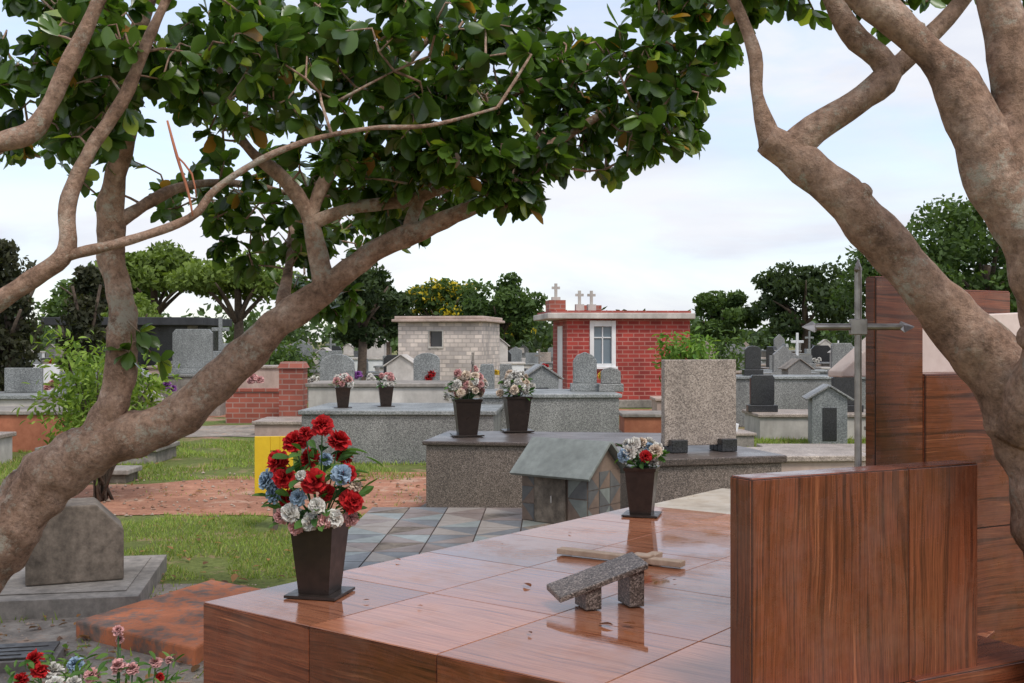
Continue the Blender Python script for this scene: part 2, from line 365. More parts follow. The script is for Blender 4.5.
b=B();bc=B(); tilebox(b,bc,0,.743,0,.0765,H+.002,1.283,.495,.7,True)
bc.make('core',['grout'],shr); b.make('tiles',['wood'],shr)
shr=empty('wood_tile_shrine',O,angP)
b=B();bc=B()
tilebox(b,bc,.5,1.0,-.02,.249,0,H+.006,.5,.6,False)
tilebox(b,bc,.829,1.9,.25,.40,0,1.505,.6,.45,False)
tilebox(b,bc,.641,.822,.252,.288,H+.001,1.777,.4,.55,False)
tilebox(b,bc,1.237,1.647,.62,.66,0,1.771,.5,.45,False)
tilebox(b,bc,1.02,1.88,.407,.55,0,1.488,.6,.45,False)
bc.make('core',['grout'],shr); b.make('tiles',['wood'],shr)
b=B(); b.prism([(.729,1.494),(2.0,1.494),(2.0,1.715),(.967,1.672),(.729,1.512)],.47,.53)
b.make('pale_pediment',['palepink'],shr,bevel=.004)
b=B(); x,y=.923,3.0
b.tube([(x,y,.753),(x,y,1.80)],[.0095,.0095],12,step=1)
b.tube([(x-.125,y,1.639),(x+.125,y,1.639)],[.009,.009],12,step=1)
def tip(b,c_,d,s=.024,l=.036):
    d=Vector(d);c_=Vector(c_); q=d.orthogonal().normalized(); w=d.cross(q)
    vs=[c_-d*l*.4]+[c_+(q*math.cos(k*math.pi/2)+w*math.sin(k*math.pi/2))*s*(1 if k%2==0 else .45) for k in range(4)]+[c_+d*l]
    b.add(vs,[(0,2,1),(0,3,2),(0,4,3),(0,1,4),(5,1,2),(5,2,3),(5,3,4),(5,4,1)])
tip(b,(x-.118,y,1.639),(-1,0,0)); tip(b,(x+.118,y,1.639),(1,0,0)); tip(b,(x,y,1.79),(0,0,1))
b.box(x-.022,x+.022,y-.011,y+.011,1.618,1.66); b.box(x-.04,x+.04,y-.04,y+.04,.757,.767)
b.make('steel_cross',['steel'],bevel=.002)
# book stand
b=B(); A=Vector((.150,3.50,.785));Bq=Vector((.435,3.585,.875)); w=Vector((-.30,.93,.12)).normalized()*.13; th=Vector((0,0,.018))
vs=[A,Bq,Bq+w,A+w,A+th,Bq+th,Bq+w+th,A+w+th]
b.add(vs,[(0,3,2,1),(4,5,6,7),(0,1,5,4),(1,2,6,5),(2,3,7,6),(3,0,4,7)],0)
for t0,t1 in ((.30,.48),(.80,.97)):
    p=A.lerp(Bq,t0);q=A.lerp(Bq,t1); w2=w*.85; i=w*.08
    f0=lambda s_,k_:Vector((s_.x+k_.x,s_.y+k_.y,.754))
    vs=[f0(p,i),f0(q,i),f0(q,w2),f0(p,w2),p+i+Z*.002,q+i+Z*.002,q+w2+Z*.002,p+w2+Z*.002]
    b.add(vs,[(0,3,2,1),(4,5,6,7),(0,1,5,4),(1,2,6,5),(2,3,7,6),(3,0,4,7)],0)
b.make('granite_book_stand',['gr_dark'],bevel=.003)
b=B(); a=math.atan2(4.20-4.48,.64-.19)
b.box(0,.53,-.025,.025,.004,.026); b.box(.34,.385,-.14,-.026,.004,.024); b.box(.34,.385,.026,.14,.004,.024); b.box(.325,.40,-.03,.03,.0265,.036)
b.make('fallen_wooden_cross',['oldwood'],loc=(.19,4.49,.752),rot=a,bevel=.003)
N=26; px=np.stack([rng.uniform(-.5,1.6,N),rng.uniform(3.1,5.2,N),np.full(N,.758)],1)
px[0]=(.04,3.92,.758); px[1]=(.30,3.34,.758); px[2]=(.33,3.36,.76)
keep=[i for i in range(N) if 0.05<(Vector(px[i])-C0).dot(e1)<W1-.1 and .05<(Vector(px[i])-C0).dot(e2)<W2-.1]
px=px[keep]; N=len(px)
dr=rng.normal(size=(N,3)); dr[:,2]=.05; tn=np.array([.2,.07,.03])*rng.uniform(.6,1.5,(N,1))
L=rng.uniform(.012,.03,N); L[:3]=.05
V,F,T=leaf_geo(px,dr,np.tile([0.1,0,1.],(N,1)),L,.5,tn); np_obj('dry_leaves',V,F,T,'fleaf')
# ------------------------------------------------------------------ flowers
RED=(.52,.012,.015);BLUE=(.34,.45,.57);WHITE=(.72,.68,.62);PINK=(.70,.37,.35);CREAM=(.74,.59,.46);PURP=(.3,.1,.35);YEL=(.75,.5,.05)
def head(Vs,Fs,Ts,c_,r,d,col):
    c_=np.array(c_); d=np.array(d,float); d/=np.linalg.norm(d)
    a=np.cross(d,[.3,.9,.2]); a/=np.linalg.norm(a); e=np.cross(d,a)
    for k,(n,tilt) in enumerate(((5,.25),(8,.6),(11,1.0),(12,1.4),(10,1.85))):
        for i in range(n):
            an=6.283*i/n+rng.uniform(-.25,.25)+k; ti=tilt+rng.uniform(-.15,.15)
            out=a*math.cos(an)+e*math.sin(an); tg=-a*math.sin(an)+e*math.cos(an)
            dd=d*math.cos(ti)+out*math.sin(ti); rr=r*rng.uniform(.85,1.1); w=r*.34
            up=np.cross(dd,tg)
            o=len(Vs)
            j=rng.normal(size=(3,3))*r*.08
            Vs+= [c_, c_+dd*rr*.55-tg*w+j[0], c_+dd*rr*.6+up*r*.08, c_+dd*rr*.55+tg*w+j[1],
                  c_+dd*rr*.98-tg*w*.75+j[2]-up*r*.12, c_+dd*rr+up*rng.uniform(-.12,.12)*r, c_+dd*rr*.95+tg*w*.75-up*r*.1]
            Fs+= [(o,o+1,o+2),(o,o+2,o+3),(o+1,o+4,o+5,o+2),(o+2,o+5,o+6,o+3)]
            br=rng.uniform(.6,1.2); base=np.array(col)
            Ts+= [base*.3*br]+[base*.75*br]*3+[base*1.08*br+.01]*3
def mkflow(name,Vs,Fs,Ts,parent):
    me=bpy.data.meshes.new(name); me.from_pydata([tuple(v) for v in Vs],[],Fs)
    t=np.clip(np.array(Ts),0,.85); a=me.attributes.new('tint','FLOAT_COLOR','POINT')
    a.data.foreach_set('color',np.concatenate([t,np.ones((len(t),1))],1).ravel().astype(np.float32))
    me.materials.append(M['petal']); o=bpy.data.objects.new(name,me); scene.collection.objects.link(o); o.parent=parent; return o
def bouquet(name,loc,ph,pw,heads,rot=0.,leafL=.09,nleaf=46):
    root=empty(name,loc)
    b=B(); b.frus(pw*.60,pw*.60,0,ph*.035); b.frus(pw*.36,pw*.5,ph*.037,ph*.93); b.frus(pw*.53,pw*.55,ph*.932,ph)
    b.frus(pw*.4,pw*.4,ph*1.001,ph*1.004)
    b.make('vase',['pot'],root,rot=rot,bevel=pw*.015)
    Vs,Fs,Ts=[],[],[]; st=B()
    for dx,dy,dz,r,c_ in heads:
        d=(dx*2+rng.normal()*.05,dy*2-.10,dz*.8+.05)
        head(Vs,Fs,Ts,(dx,dy,ph+dz),r,d,c_)
        st.tube([(dx*.1,dy*.1,ph*.9),(dx*.6,dy*.6,ph+dz*.5),(dx,dy,ph+dz-r*.2)],[.0025]*3,5,step=.05)
    mkflow('blossoms',Vs,Fs,Ts,root); st.make('stems',['stem'],root,smooth=True)
    mx=max(abs(h_[0]) for h_ in heads)+.02; mz=max(h_[2] for h_ in heads)
    N=nleaf; an=rng.uniform(0,6.28,N); rr=rng.uniform(.1,.9,N)*mx; z=ph+rng.uniform(-.02,.75,N)*mz
    pos=np.stack([np.cos(an)*rr,np.sin(an)*rr*.8,z],1)
    dr=np.stack([np.cos(an),np.sin(an),rng.uniform(-.5,.7,N)],1)
    k=rng.uniform(0,1,(N,1)); tn=np.array([.02,.07,.02])*(1-k)+np.array([.10,.20,.05])*k
    V,F,T=leaf_geo(pos,dr,rng.normal(size=(N,3))*.4+[0,0,1],rng.uniform(.6,1.1,N)*leafL,.42,tn)
    np_obj('leaves',V,F,T,'fleaf',root); return root
m,nt,bs=newmat('green_stem',.6); bs.inputs['Base Color'].default_value=(.04,.12,.03,1); M['stem']=m
k=.00322
def hd(px_,pz_,r,c_,dy=None): return (px_*k,(rng.uniform(-.10,.03) if dy is None else dy),pz_*k,r*.93,c_)
hs=[hd(7,99,.040,RED),hd(-24,80,.046,RED),hd(18,80,.044,RED),hd(-38,62,.042,RED),hd(0,44,.046,RED,-.12),hd(31,50,.036,RED),hd(36,22,.044,RED,-.08),hd(-30,47,.042,RED,-.1),hd(-10,62,.04,RED,0),
 hd(20,62,.04,RED,.08),hd(-30,20,.04,RED,-.02),hd(-12,90,.028,RED,-.05),hd(10,30,.03,RED,-.05),
 hd(-50,42,.040,BLUE,-.05),hd(27,50,.038,BLUE,-.1),hd(-44,28,.033,BLUE),hd(-16,27,.030,BLUE,-.11),hd(6,62,.026,BLUE),
 hd(-24,12,.034,WHITE,-.11),hd(4,20,.030,WHITE,-.13),hd(20,6,.034,WHITE,-.11),hd(-4,2,.034,WHITE,-.1),hd(40,38,.024,CREAM),hd(-36,6,.03,PINK,-.06),hd(-12,50,.020,WHITE,-.13),hd(10,4,.03,PINK,-.12),hd(34,4,.03,PINK,-.06),
 hd(-20,-4,.028,PINK,-.09)]
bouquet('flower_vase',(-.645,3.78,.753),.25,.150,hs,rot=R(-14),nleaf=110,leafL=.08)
def rndheads(n,rx,rz,r,cols,z0=.02):
    out=[]
    for i in range(n):
        a=rng.uniform(0,6.28); q=math.sqrt(rng.uniform(0,1)); zz=rng.uniform(0,1)
        s=math.sqrt(max(.05,1-(zz*.9)**2))
        out.append((math.cos(a)*q*rx*s,math.sin(a)*q*rx*s*.9,z0+zz*rz,r*rng.uniform(.8,1.15),cols[rng.integers(len(cols))]))
    return out
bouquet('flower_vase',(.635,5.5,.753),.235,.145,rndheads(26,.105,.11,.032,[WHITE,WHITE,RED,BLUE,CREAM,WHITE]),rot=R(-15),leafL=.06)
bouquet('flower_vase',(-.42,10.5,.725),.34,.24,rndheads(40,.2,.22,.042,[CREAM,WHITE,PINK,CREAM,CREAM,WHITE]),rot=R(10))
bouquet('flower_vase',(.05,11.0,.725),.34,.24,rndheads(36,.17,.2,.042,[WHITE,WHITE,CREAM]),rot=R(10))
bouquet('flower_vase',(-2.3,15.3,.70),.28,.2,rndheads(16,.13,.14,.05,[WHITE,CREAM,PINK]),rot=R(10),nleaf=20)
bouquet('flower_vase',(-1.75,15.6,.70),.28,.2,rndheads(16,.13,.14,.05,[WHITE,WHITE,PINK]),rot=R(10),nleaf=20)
fl=empty('flower_planter',(-1.5,4.2,0))
b=B(); b.box(-.42,.3,-.35,.28,0,.25); b.box(-.36,.24,-.29,.22,.251,.262,1); b.make('planter_box',['conc_old','soil'],fl,bevel=.01)
Vs,Fs,Ts=[],[],[]; st=B()
hh=[(-.28,0,.41,RED,.036),(-.23,-.08,.39,RED,.033),(-.19,-.05,.38,WHITE,.038),(-.13,.0,.39,BLUE,.032),(.03,0,.52,PINK,.022),(.03,.02,.48,PINK,.018),(.05,-.05,.40,PINK,.030),(-.03,-.1,.38,PINK,.030),
    (.1,-.05,.39,PINK,.026),(.17,0,.40,PINK,.024),(.22,0,.41,PINK,.016),(.2,-.05,.36,RED,.018),(-.1,-.1,.35,WHITE,.03),(.0,-.15,.34,WHITE,.028),(-.31,-.05,.35,RED,.028),(-.16,-.12,.35,WHITE,.035)]
for x,y,z,c_,r in hh:
    head(Vs,Fs,Ts,(x,y,z),r,(rng.normal()*.3,-.3,1),c_); st.tube([(x*.8,y,.25),(x*.95,y,z*.8),(x,y,z)],[.003]*3,5,step=.05)
mkflow('blossoms',Vs,Fs,Ts,fl); st.make('stems',['stem'],fl,smooth=True)
N=190; pos=np.stack([rng.uniform(-.34,.25,N),rng.uniform(-.2,.15,N),rng.uniform(.26,.42,N)],1)
kk=rng.uniform(0,1,(N,1)); V,F,T=leaf_geo(pos,np.concatenate([rng.normal(size=(N,2)),rng.uniform(0,1.2,(N,1))],1),rng.normal(size=(N,3))*.4+[0,0,1],rng.uniform(.03,.06,N),.4,np.array([.04,.11,.02])*(1-kk)+np.array([.16,.27,.07])*kk)
np_obj('leaves',V,F,T,'fleaf',fl)
# ------------------------------------------------------------------ near tombs
b=B(); b.prism([(-.28,0),(.28,0),(.28,.31),(.12,.47),(-.09,.47),(-.28,.31)],-.17,.2)
b.make('weathered_house_gravestone',['conc_old'],loc=(-2.72,7.0,.131),rot=R(22),bevel=.010)
b=B(); b.box(-2.4,.45,-.6,.7,0,.12); b.box(-2.2,.36,-.45,.6,.122,.128); b.make('concrete_grave_slab',['conc'],loc=(-2.72,7.05,.0),rot=R(10),bevel=.015)
b=B(); b.add([(-2.35,6.05,0),(-1.55,5.5,0),(-1.4,6.75,0),(-1.9,7.1,0),(-2.35,6.05,.1),(-1.55,5.5,.1),(-1.4,6.75,.1),(-1.9,7.1,.1)],[(3,2,1,0),(4,5,6,7),(0,1,5,4),(1,2,6,5),(2,3,7,6),(3,0,4,7)])
b.make('red_grave_slab',['redslab'],bevel=.012)
b=B(); b.box(0,.42,0,.34,0,.05,1); b.box(.03,.39,.03,.31,.052,.062,0); 
for i in range(3): b.box(.07,.35-.05*i,.22-.07*i,.235-.07*i,.0625,.066,0)
b.make('grave_plaque',['bronze','conc'],loc=(-2.62,5.35,.012),rot=R(12),bevel=.004)
root=empty('patchwork_stone_tomb',(-1.14,6.1,0),R(-2))
b=B(); b.box(.01,2.29,.01,2.39,0,.345); b.make('core',['grout'],root)
b=B(); random.seed(5)
def tri_patches(b,O,U,V,lu,lv,s,mats):
    O=Vector(O);U=Vector(U);V=Vector(V);N=U.cross(V)*.005
    nu=max(1,round(lu/s));nv=max(1,round(lv/s)); du=lu/nu;dv=lv/nv; gp=.003
    for i in range(nu):
        for j in range(nv):
            a=Vector((i*du+gp,j*dv+gp));c_=Vector(((i+1)*du-gp,(j+1)*dv-gp))
            q=[(a.x,a.y),(c_.x,a.y),(c_.x,c_.y),(a.x,c_.y)]
            if (i+j)%2: tr=[(q[0],q[1],q[2]),(q[0],q[2],q[3])]
            else: tr=[(q[0],q[1],q[3]),(q[1],q[2],q[3])]
            last=-1
            for t in tr:
                cx=sum(p[0] for p in t)/3;cy=sum(p[1] for p in t)/3
                t=[(cx+(p[0]-cx)*.985,cy+(p[1]-cy)*.985) for p in t]
                lo=[O+U*p[0]+V*p[1] for p in t]; hi=[p+N for p in lo]
                mm=random.choice([q_ for q_ in range(mats) if q_!=last]); last=mm
                b.add(lo+hi,[(3,4,5),(0,1,4,3),(1,2,5,4),(2,0,3,5)],mm)
tri_patches(b,(0,0,.345),(1,0,0),(0,1,0),2.3,2.4,.3,5)
tri_patches(b,(0,.01,0),(1,0,0),(0,0,1),2.3,.345,.3,5)
tri_patches(b,(.01,2.4,0),(0,-1,0),(0,0,1),2.4,.345,.3,5)
b.make('slate_patches',['greenst','brown','greyst','beigest','conc_old'],root)
Rc=Vector((.51,7.55,.352)); Lh,Wh=.57,.43
root=empty('small_house_grave_marker',Rc,angE)
b=B(); b.prism([(-Lh+.01,0),(-.01,0),(-.01,.355),(-Lh+.01,.355)],.01,Wh-.01,0)
b.add([(-Lh+.01,.01,.355),(-.01,.01,.355),(-.01,Wh-.01,.355),(-Lh+.01,Wh-.01,.355),(-Lh+.01,Wh/2,.54),(-.01,Wh/2,.54)],[(0,1,5,4),(2,3,4,5),(1,2,5),(3,0,4)],0)
b.make('walls',['brown'],root)
b=B(); tri_patches(b,(-.01,.01,0),(0,1,0),(0,0,1),Wh-.02,.36,.14,3)
tri_patches(b,(-.17,.01,0),(1,0,0),(0,0,1),.16,.36,.16,3); tri_patches(b,(-Lh+.01,.01,0),(1,0,0),(0,0,1),.11,.36,.12,3)
b.make('slate_cladding',['greenst','brown','greyst'],root)
def slab(b,p,th,m):
    n=(Vector(p[1])-Vector(p[0])).cross(Vector(p[3])-Vector(p[0])).normalized()*th
    q=[Vector(x)+n for x in p]; b.add([Vector(x) for x in p]+q,[(3,2,1,0),(4,5,6,7),(0,1,5,4),(1,2,6,5),(2,3,7,6),(3,0,4,7)],m)
b=B()
slab(b,[(-Lh-.04,-.06,.315),(.05,-.06,.315),(.05,Wh/2-.001,.548),(-Lh-.04,Wh/2-.001,.548)],.022,0)
slab(b,[(.05,Wh+.06,.315),(-Lh-.04,Wh+.06,.315),(-Lh-.04,Wh/2+.001,.548),(.05,Wh/2+.001,.548)],.022,0)
b.box(-Lh+.13,-.18,-.012,.006,.0,.33,1); b.box(-.30,-.285,-.02,-.013,.14,.19,2)
b.make('roof_and_door',['greenst','conc_old','steel'],root,bevel=.004)
root=empty('dark_granite_tomb',(-.8,10.0,0),R(-8))
b=B(); b.box(.03,2.47,.03,1.17,0,.675); b.make('body',['gr_dark'],root,bevel=.006)
b=B(); b.box(0,2.5,0,1.2,.677,.715); b.make('cap',['gr_cap'],root,bevel=.01)
b=B(); b.box(-.1,2.6,-.1,1.3,0,.08); b.make('plinth',['conc'],root,bevel=.01)
root=empty('granite_tomb_with_headstone',(.85,8.08,0),R(15))
b=B(); b.box(.03,1.22,.03,.97,0,.69); b.make('body',['gr_dark'],root,bevel=.006)
b=B(); b.box(0,1.25,0,1.0,.692,.75); b.make('cap',['gr_cap'],root,bevel=.01)
b=B(); b.box(.44,1.04,.42,.49,.80,1.46); b.make('headstone',['gr_light'],root,bevel=.006)
b=B(); 
for x in (.47,.88):
    b.box(x,x+.13,.34,.418,.752,.85); b.box(x,x+.13,.492,.57,.752,.85); b.box(x,x+.13,.4185,.4915,.752,.798)
b.make('brackets',['gr_black'],root,bevel=.006)
b=B(); b.box(0,1.6,0,.92,0,.70); b.box(-.02,1.62,-.0,.95,.702,.735)
b.make('beige_marble_tomb',['marble'],loc=C0+e2*(W2+.03),rot=angE,bevel=.008)
root=empty('pale_granite_tomb',(2.3,11.0,0),R(4))
b=B(); b.box(0,1.25,0,.9,0,.42); b.make('body',['pink'],root,bevel=.01)
b=B(); b.box(-.04,1.29,-.04,.94,.422,.48); b.make('cap',['gr_light'],root,bevel=.01)
root=empty('yellow_sign',(-2.0,9.5,0),R(5))
b=B(); b.box(-.17,-.04,-.012,.012,.30,.80);b.box(.04,.15,-.012,.012,.30,.80);b.box(-.0395,.0395,-.012,.012,.68,.80);b.box(-.0395,.0395,-.012,.012,.50,.58);b.box(-.0395,.0395,-.012,.012,.30,.36)
b.make('panel',['yellow'],root,bevel=.004)
b=B(); b.box(-.02,.02,.014,.04,0,.7); b.make('post',['conc_old'],root)
# ------------------------------------------------------------------ mid-ground tombs
def tombbox(name,x0,x1,y0,y1,h,mb,mc,rot=0,cap=.06):
    root=empty(name,(x0,y0,0),rot); w,d=x1-x0,y1-y0
    b=B(); b.box(.04,w-.04,.04,d-.04,0,h-cap); b.make('body',[mb],root,bevel=.01)
    b=B(); b.box(0,w,0,d,h-cap+.002,h); b.make('cap',[mc],root,bevel=.012); return root
tombbox('grey_granite_tomb',-2.8,-.2,14.7,16.6,.70,'gr_grey','gr_blue',R(-3))
tombbox('grey_granite_tomb',-.45,1.6,16.2,18.0,.84,'gr_grey','gr_blue',R(3))
tombbox('pale_granite_tomb',-3.2,-.9,17.4,18.8,.95,'plaster','conc',R(0))
tombbox('stone_tomb',-8.2,-5.0,25.2,26.4,1.05,'pink','gr_light',R(0))
tombbox('terracotta_tomb',-8.4,-6.4,16.2,17.4,.60,'orange','conc')
tombbox('concrete_tomb',-6.2,-4.6,14.6,15.6,.22,'conc','conc')
tombbox('pale_granite_tomb',-8.3,-6.6,13.8,15.0,.40,'plaster','gr_light')
tombbox('concrete_tomb',-5.6,-4.3,12.6,13.1,.16,'conc_old','conc')
tombbox('concrete_tomb',-4.4,-2.8,19.0,20.2,.25,'pink','gr_light')
tombbox('grey_granite_tomb',3.9,7.4,21.0,22.1,.95,'gr_grey','gr_blue')
tombbox('pale_granite_tomb',5.0,7.5,14.2,16.0,.4,'pink','gr_light')
tombbox('pale_granite_tomb',4.0,6.2,18.3,19.6,.42,'plaster','gr_light')
tombbox('pink_tomb',2.9,4.2,22.8,23.7,.45,'pink','pink')
tombbox('red_tomb',3.3,5.6,14.2,15.2,.22,'orange','gr_light')
tombbox('terracotta_tomb',1.9,3.4,19.4,20.4,.35,'orange','conc')
b=B(); b.box(-5.6,-4.2,22.0,22.25,0,.62); b.box(-5.64,-4.16,21.97,22.28,.622,.68); b.make('brick_wall',['brick2'])
b=B(); b.box(-4.35,-3.9,21.0,21.45,0,1.1); b.frus(.26,.2,1.102,1.22,0,-4.12,21.22); b.make('brick_pillar',['brick2'])
def hs_arch(name,x,y,z,w,h,t,mat,style='gothic',rot=0,base=True):
    b=B(); 
    if style=='gothic': poly=[(-w/2,0),(w/2,0),(w/2,h*.72),(w*.33,h*.9),(0,h),(-w*.33,h*.9),(-w/2,h*.72)]
    elif style=='round': poly=[(-w/2,0),(w/2,0)]+[(w/2*math.cos(a),h-w/2*.6+w/2*.6*math.sin(a)) for a in [i*math.pi/10 for i in range(11)]]
    else: poly=[(-w/2,0),(w/2,0),(w/2,h*.9),(w*.42,h),(-w*.42,h),(-w/2,h*.9)]
    b.prism(poly,-t/2,t/2)
    if base: b.box(-w*.62,w*.62,-t,t,-.12,-.002)
    return b.make(name,[mat],loc=(x,y,z+.12 if base else z),rot=rot,bevel=.01)
hs_arch('gravestone',1.12,17.3,.84,.36,.48,.12,'gr_blue','gothic')
hs_arch('gravestone',1.5,17.1,.84,.30,.25,.12,'gr_grey','gothic')
hs_arch('gravestone',-3.2,20.6,.0,.62,1.25,.12,'gr_blue','round')
hs_arch('gravestone',-1.5,19.8,.0,.46,1.28,.12,'gr_blue','round')
hs_arch('gravestone',-.42,19.0,.0,.25,1.1,.12,'gr_blue','flat'); hs_arch('gravestone',-.1,19.0,.0,.22,1.1,.12,'gr_grey','flat')
hs_arch('gravestone',-6.95,24.5,.9,.85,.85,.15,'gr_blue','flat'); tombbox('grey_granite_tomb',-7.6,-6.2,24,25.1,.9,'conc','gr_grey')
hs_arch('gravestone',4.2,18.9,.42,.4,.5,.1,'gr_black','flat'); hs_arch('gravestone',4.6,21.5,.95,.3,.45,.1,'gr_black','round')
hs_arch('gravestone',5.6,18.9,.42,.45,.5,.1,'gr_black','flat'); hs_arch('gravestone',6.3,21.5,.95,.4,.5,.1,'gr_grey','flat')
def house(name,x,y,w,d,h,roof,mw,mr,rot=0):
    root=empty(name,(x,y,0),rot)
    b=B(); b.prism([(-w/2,0),(w/2,0),(w/2,h),(0,h+roof),(-w/2,h)],0,d); b.box(-w*.2,w*.2,-.012,-.001,.1,h*.8,1); b.make('walls',[mw,'gr_black'],root,bevel=.006)
    b=B(); o=.08
    slab(b,[(-w/2-o,-.05,h-o*roof/(w/2)+.004),(-.0,-.05,h+roof+.004),(-.0,d+.05,h+roof+.004),(-w/2-o,d+.05,h-o*roof/(w/2)+.004)],.03,0)
    slab(b,[(0.001,-.05,h+roof+.004),(w/2+o,-.05,h-o*roof/(w/2)+.004),(w/2+o,d+.05,h-o*roof/(w/2)+.004),(0.001,d+.05,h+roof+.004)],.03,0)
    b.make('roof',[mr],root,bevel=.006); return root
house('small_house_tomb',4.8,17.0,.52,.7,.75,.16,'gr_blue','gr_grey',R(-10))
house('small_house_tomb',-7.3,21.5,.6,.8,.9,.2,'conc','gr_grey',R(10))
house('small_house_tomb',.55,20.5,.6,.8,.95,.2,'gr_blue','gr_grey',R(5))
house('small_house_tomb',-6.0,18.0,.6,.8,.6,.2,'conc_old','conc',R(5))
# ------------------------------------------------------------------ brick mausoleum
def crossgeo(b,x,y,z,h,m=0,t=.05):
    b.box(x-t,x+t,y-t*.7,y+t*.7,z,z+h,m); b.box(x-h*.3,x-t-.001,y-t*.7,y+t*.7,z+h*.58,z+h*.58+t*1.8,m); b.box(x+t+.001,x+h*.3,y-t*.7,y+t*.7,z+h*.58,z+h*.58+t*1.8,m)
root=empty('brick_mausoleum',(1.315,26.9,0),R(5.6)); Wm,Dm=3.0,2.5
b=B()
wx0,wx1,wz0,wz1=.55,1.18,.97,2.1
b.box(0,wx0,0,.15,.2,2.14);b.box(wx1,Wm,0,.15,.2,2.14);b.box(wx0+.0005,wx1-.0005,0,.15,.2,wz0);b.box(wx0+.0005,wx1-.0005,0,.15,wz1,2.14)
b.box(0,.15,.151,.75,.2,2.14);b.box(0,.15,1.55,Dm-.151,.2,2.14);b.box(0,.15,.751,1.549,1.95,2.14);b.box(Wm-.15,Wm,.151,Dm-.151,.2,2.14);b.box(0,Wm,Dm-.15,Dm,.2,2.14)
b.make('walls',['brick'],root)
b=B(); b.box(-.05,Wm+.05,-.05,Dm+.05,0,.198); b.make('base',['conc'],root,bevel=.02)
b=B(); b.box(-.5,Wm+.08,-.22,Dm+.2,2.142,2.28); b.make('cornice',['plaster'],root,bevel=.02)
b=B(); b.box(-.4,Wm+.0,-.12,Dm+.1,2.282,2.34); b.make('roof',['brick'],root)
b=B(); b.box(-.4,.0,.2,.9,2.342,2.6);b.box(.5,1.0,.9,1.5,2.342,2.5); b.make('roof_blocks',['brick2'],root)
b=B()
for x,y in ((-.2,.5),(.35,.3),(.65,.35)): b.box(x-.1,x+.1,y-.1,y+.1,2.342 if x>0 else 2.602,2.5 if x>0 else 2.68); crossgeo(b,x,y,2.502 if x>0 else 2.682,.33,t=.035)
b.make('crosses',['plaster'],root)
b=B(); fr=.10
b.box(wx0,wx0+fr,-.03,.1,wz0,wz1);b.box(wx1-fr,wx1,-.03,.1,wz0,wz1);b.box(wx0+fr+.001,wx1-fr-.001,-.03,.1,wz0,wz0+fr);b.box(wx0+fr+.001,wx1-fr-.001,-.03,.1,wz1-.14,wz1)
cxw=(wx0+wx1)/2
b.box(wx0-.04,wx1+.04,-.08,-.031,wz0-.03,wz0+.03); b.box(-.012,-.002,.72,1.58,.2,1.98)
b.box(cxw-.015,cxw+.015,.02,.049,wz0+fr,wz1-.15); b.box(wx0+fr+.002,wx1-fr-.002,.02,.045,1.68,1.71)
b.make('window_frame',['white'],root,bevel=.006)
b=B(); b.box(wx0+fr+.002,wx1-fr-.002,.05,.08,wz0+fr,wz1-.15); b.make('window_glass',['glass2'],root)
root=empty('pale_stone_mausoleum',(-3.34,33.0,0),R(-10)); Wm,Dm=2.5,2.8
b=B(); wx0,wx1,wz0,wz1=.95,1.33,1.45,1.9
b.box(0,wx0,0,.2,0,2.17);b.box(wx1,Wm,0,.2,0,2.17);b.box(wx0+.001,wx1-.001,0,.2,0,wz0);b.box(wx0+.001,wx1-.001,0,.2,wz1,2.17)
b.box(0,.2,.201,Dm,0,2.17);b.box(Wm-.2,Wm,.201,Dm,0,2.17);b.box(.201,Wm-.201,Dm-.2,Dm,0,2.17)
b.make('walls',['stonebrick'],root)
b=B(); b.box(-.15,Wm+.15,-.2,Dm+.15,2.172,2.25); b.box(-.08,Wm+.08,-.13,Dm+.1,2.252,2.34); b.make('roof',['pink'],root,bevel=.02)
b=B(); b.box(wx0,wx1,.1,.12,wz0,wz1); b.make('window',['glass'],root)
b=B(); b.box(wx0-.04,wx1+.04,-.03,-.002,wz0-.05,wz0);b.box(wx0-.04,wx1+.04,-.03,-.002,wz1,wz1+.04);b.box(wx0-.04,wx0,-.03,-.002,wz0+.001,wz1-.001);b.box(wx1,wx1+.04,-.03,-.002,wz0+.001,wz1-.001)
b.make('window_frame',['plaster'],root)
root=empty('dark_flat_roof_mausoleum',(-14.2,35,0),0)
b=B(); b.box(-.3,4.7,-.4,3.2,2.1,2.35); b.make('roof',['roofdark'],root,bevel=.02)
b=B(); b.box(0,4.4,1.2,3,0,2.098); b.make('walls',['gr_black'],root)
b=B(); b.box(0,.25,0,.25,0,2.098);b.box(4.1,4.35,0,.25,0,2.098);b.box(2,2.2,0,.2,0,2.098); b.make('columns',['conc'],root)
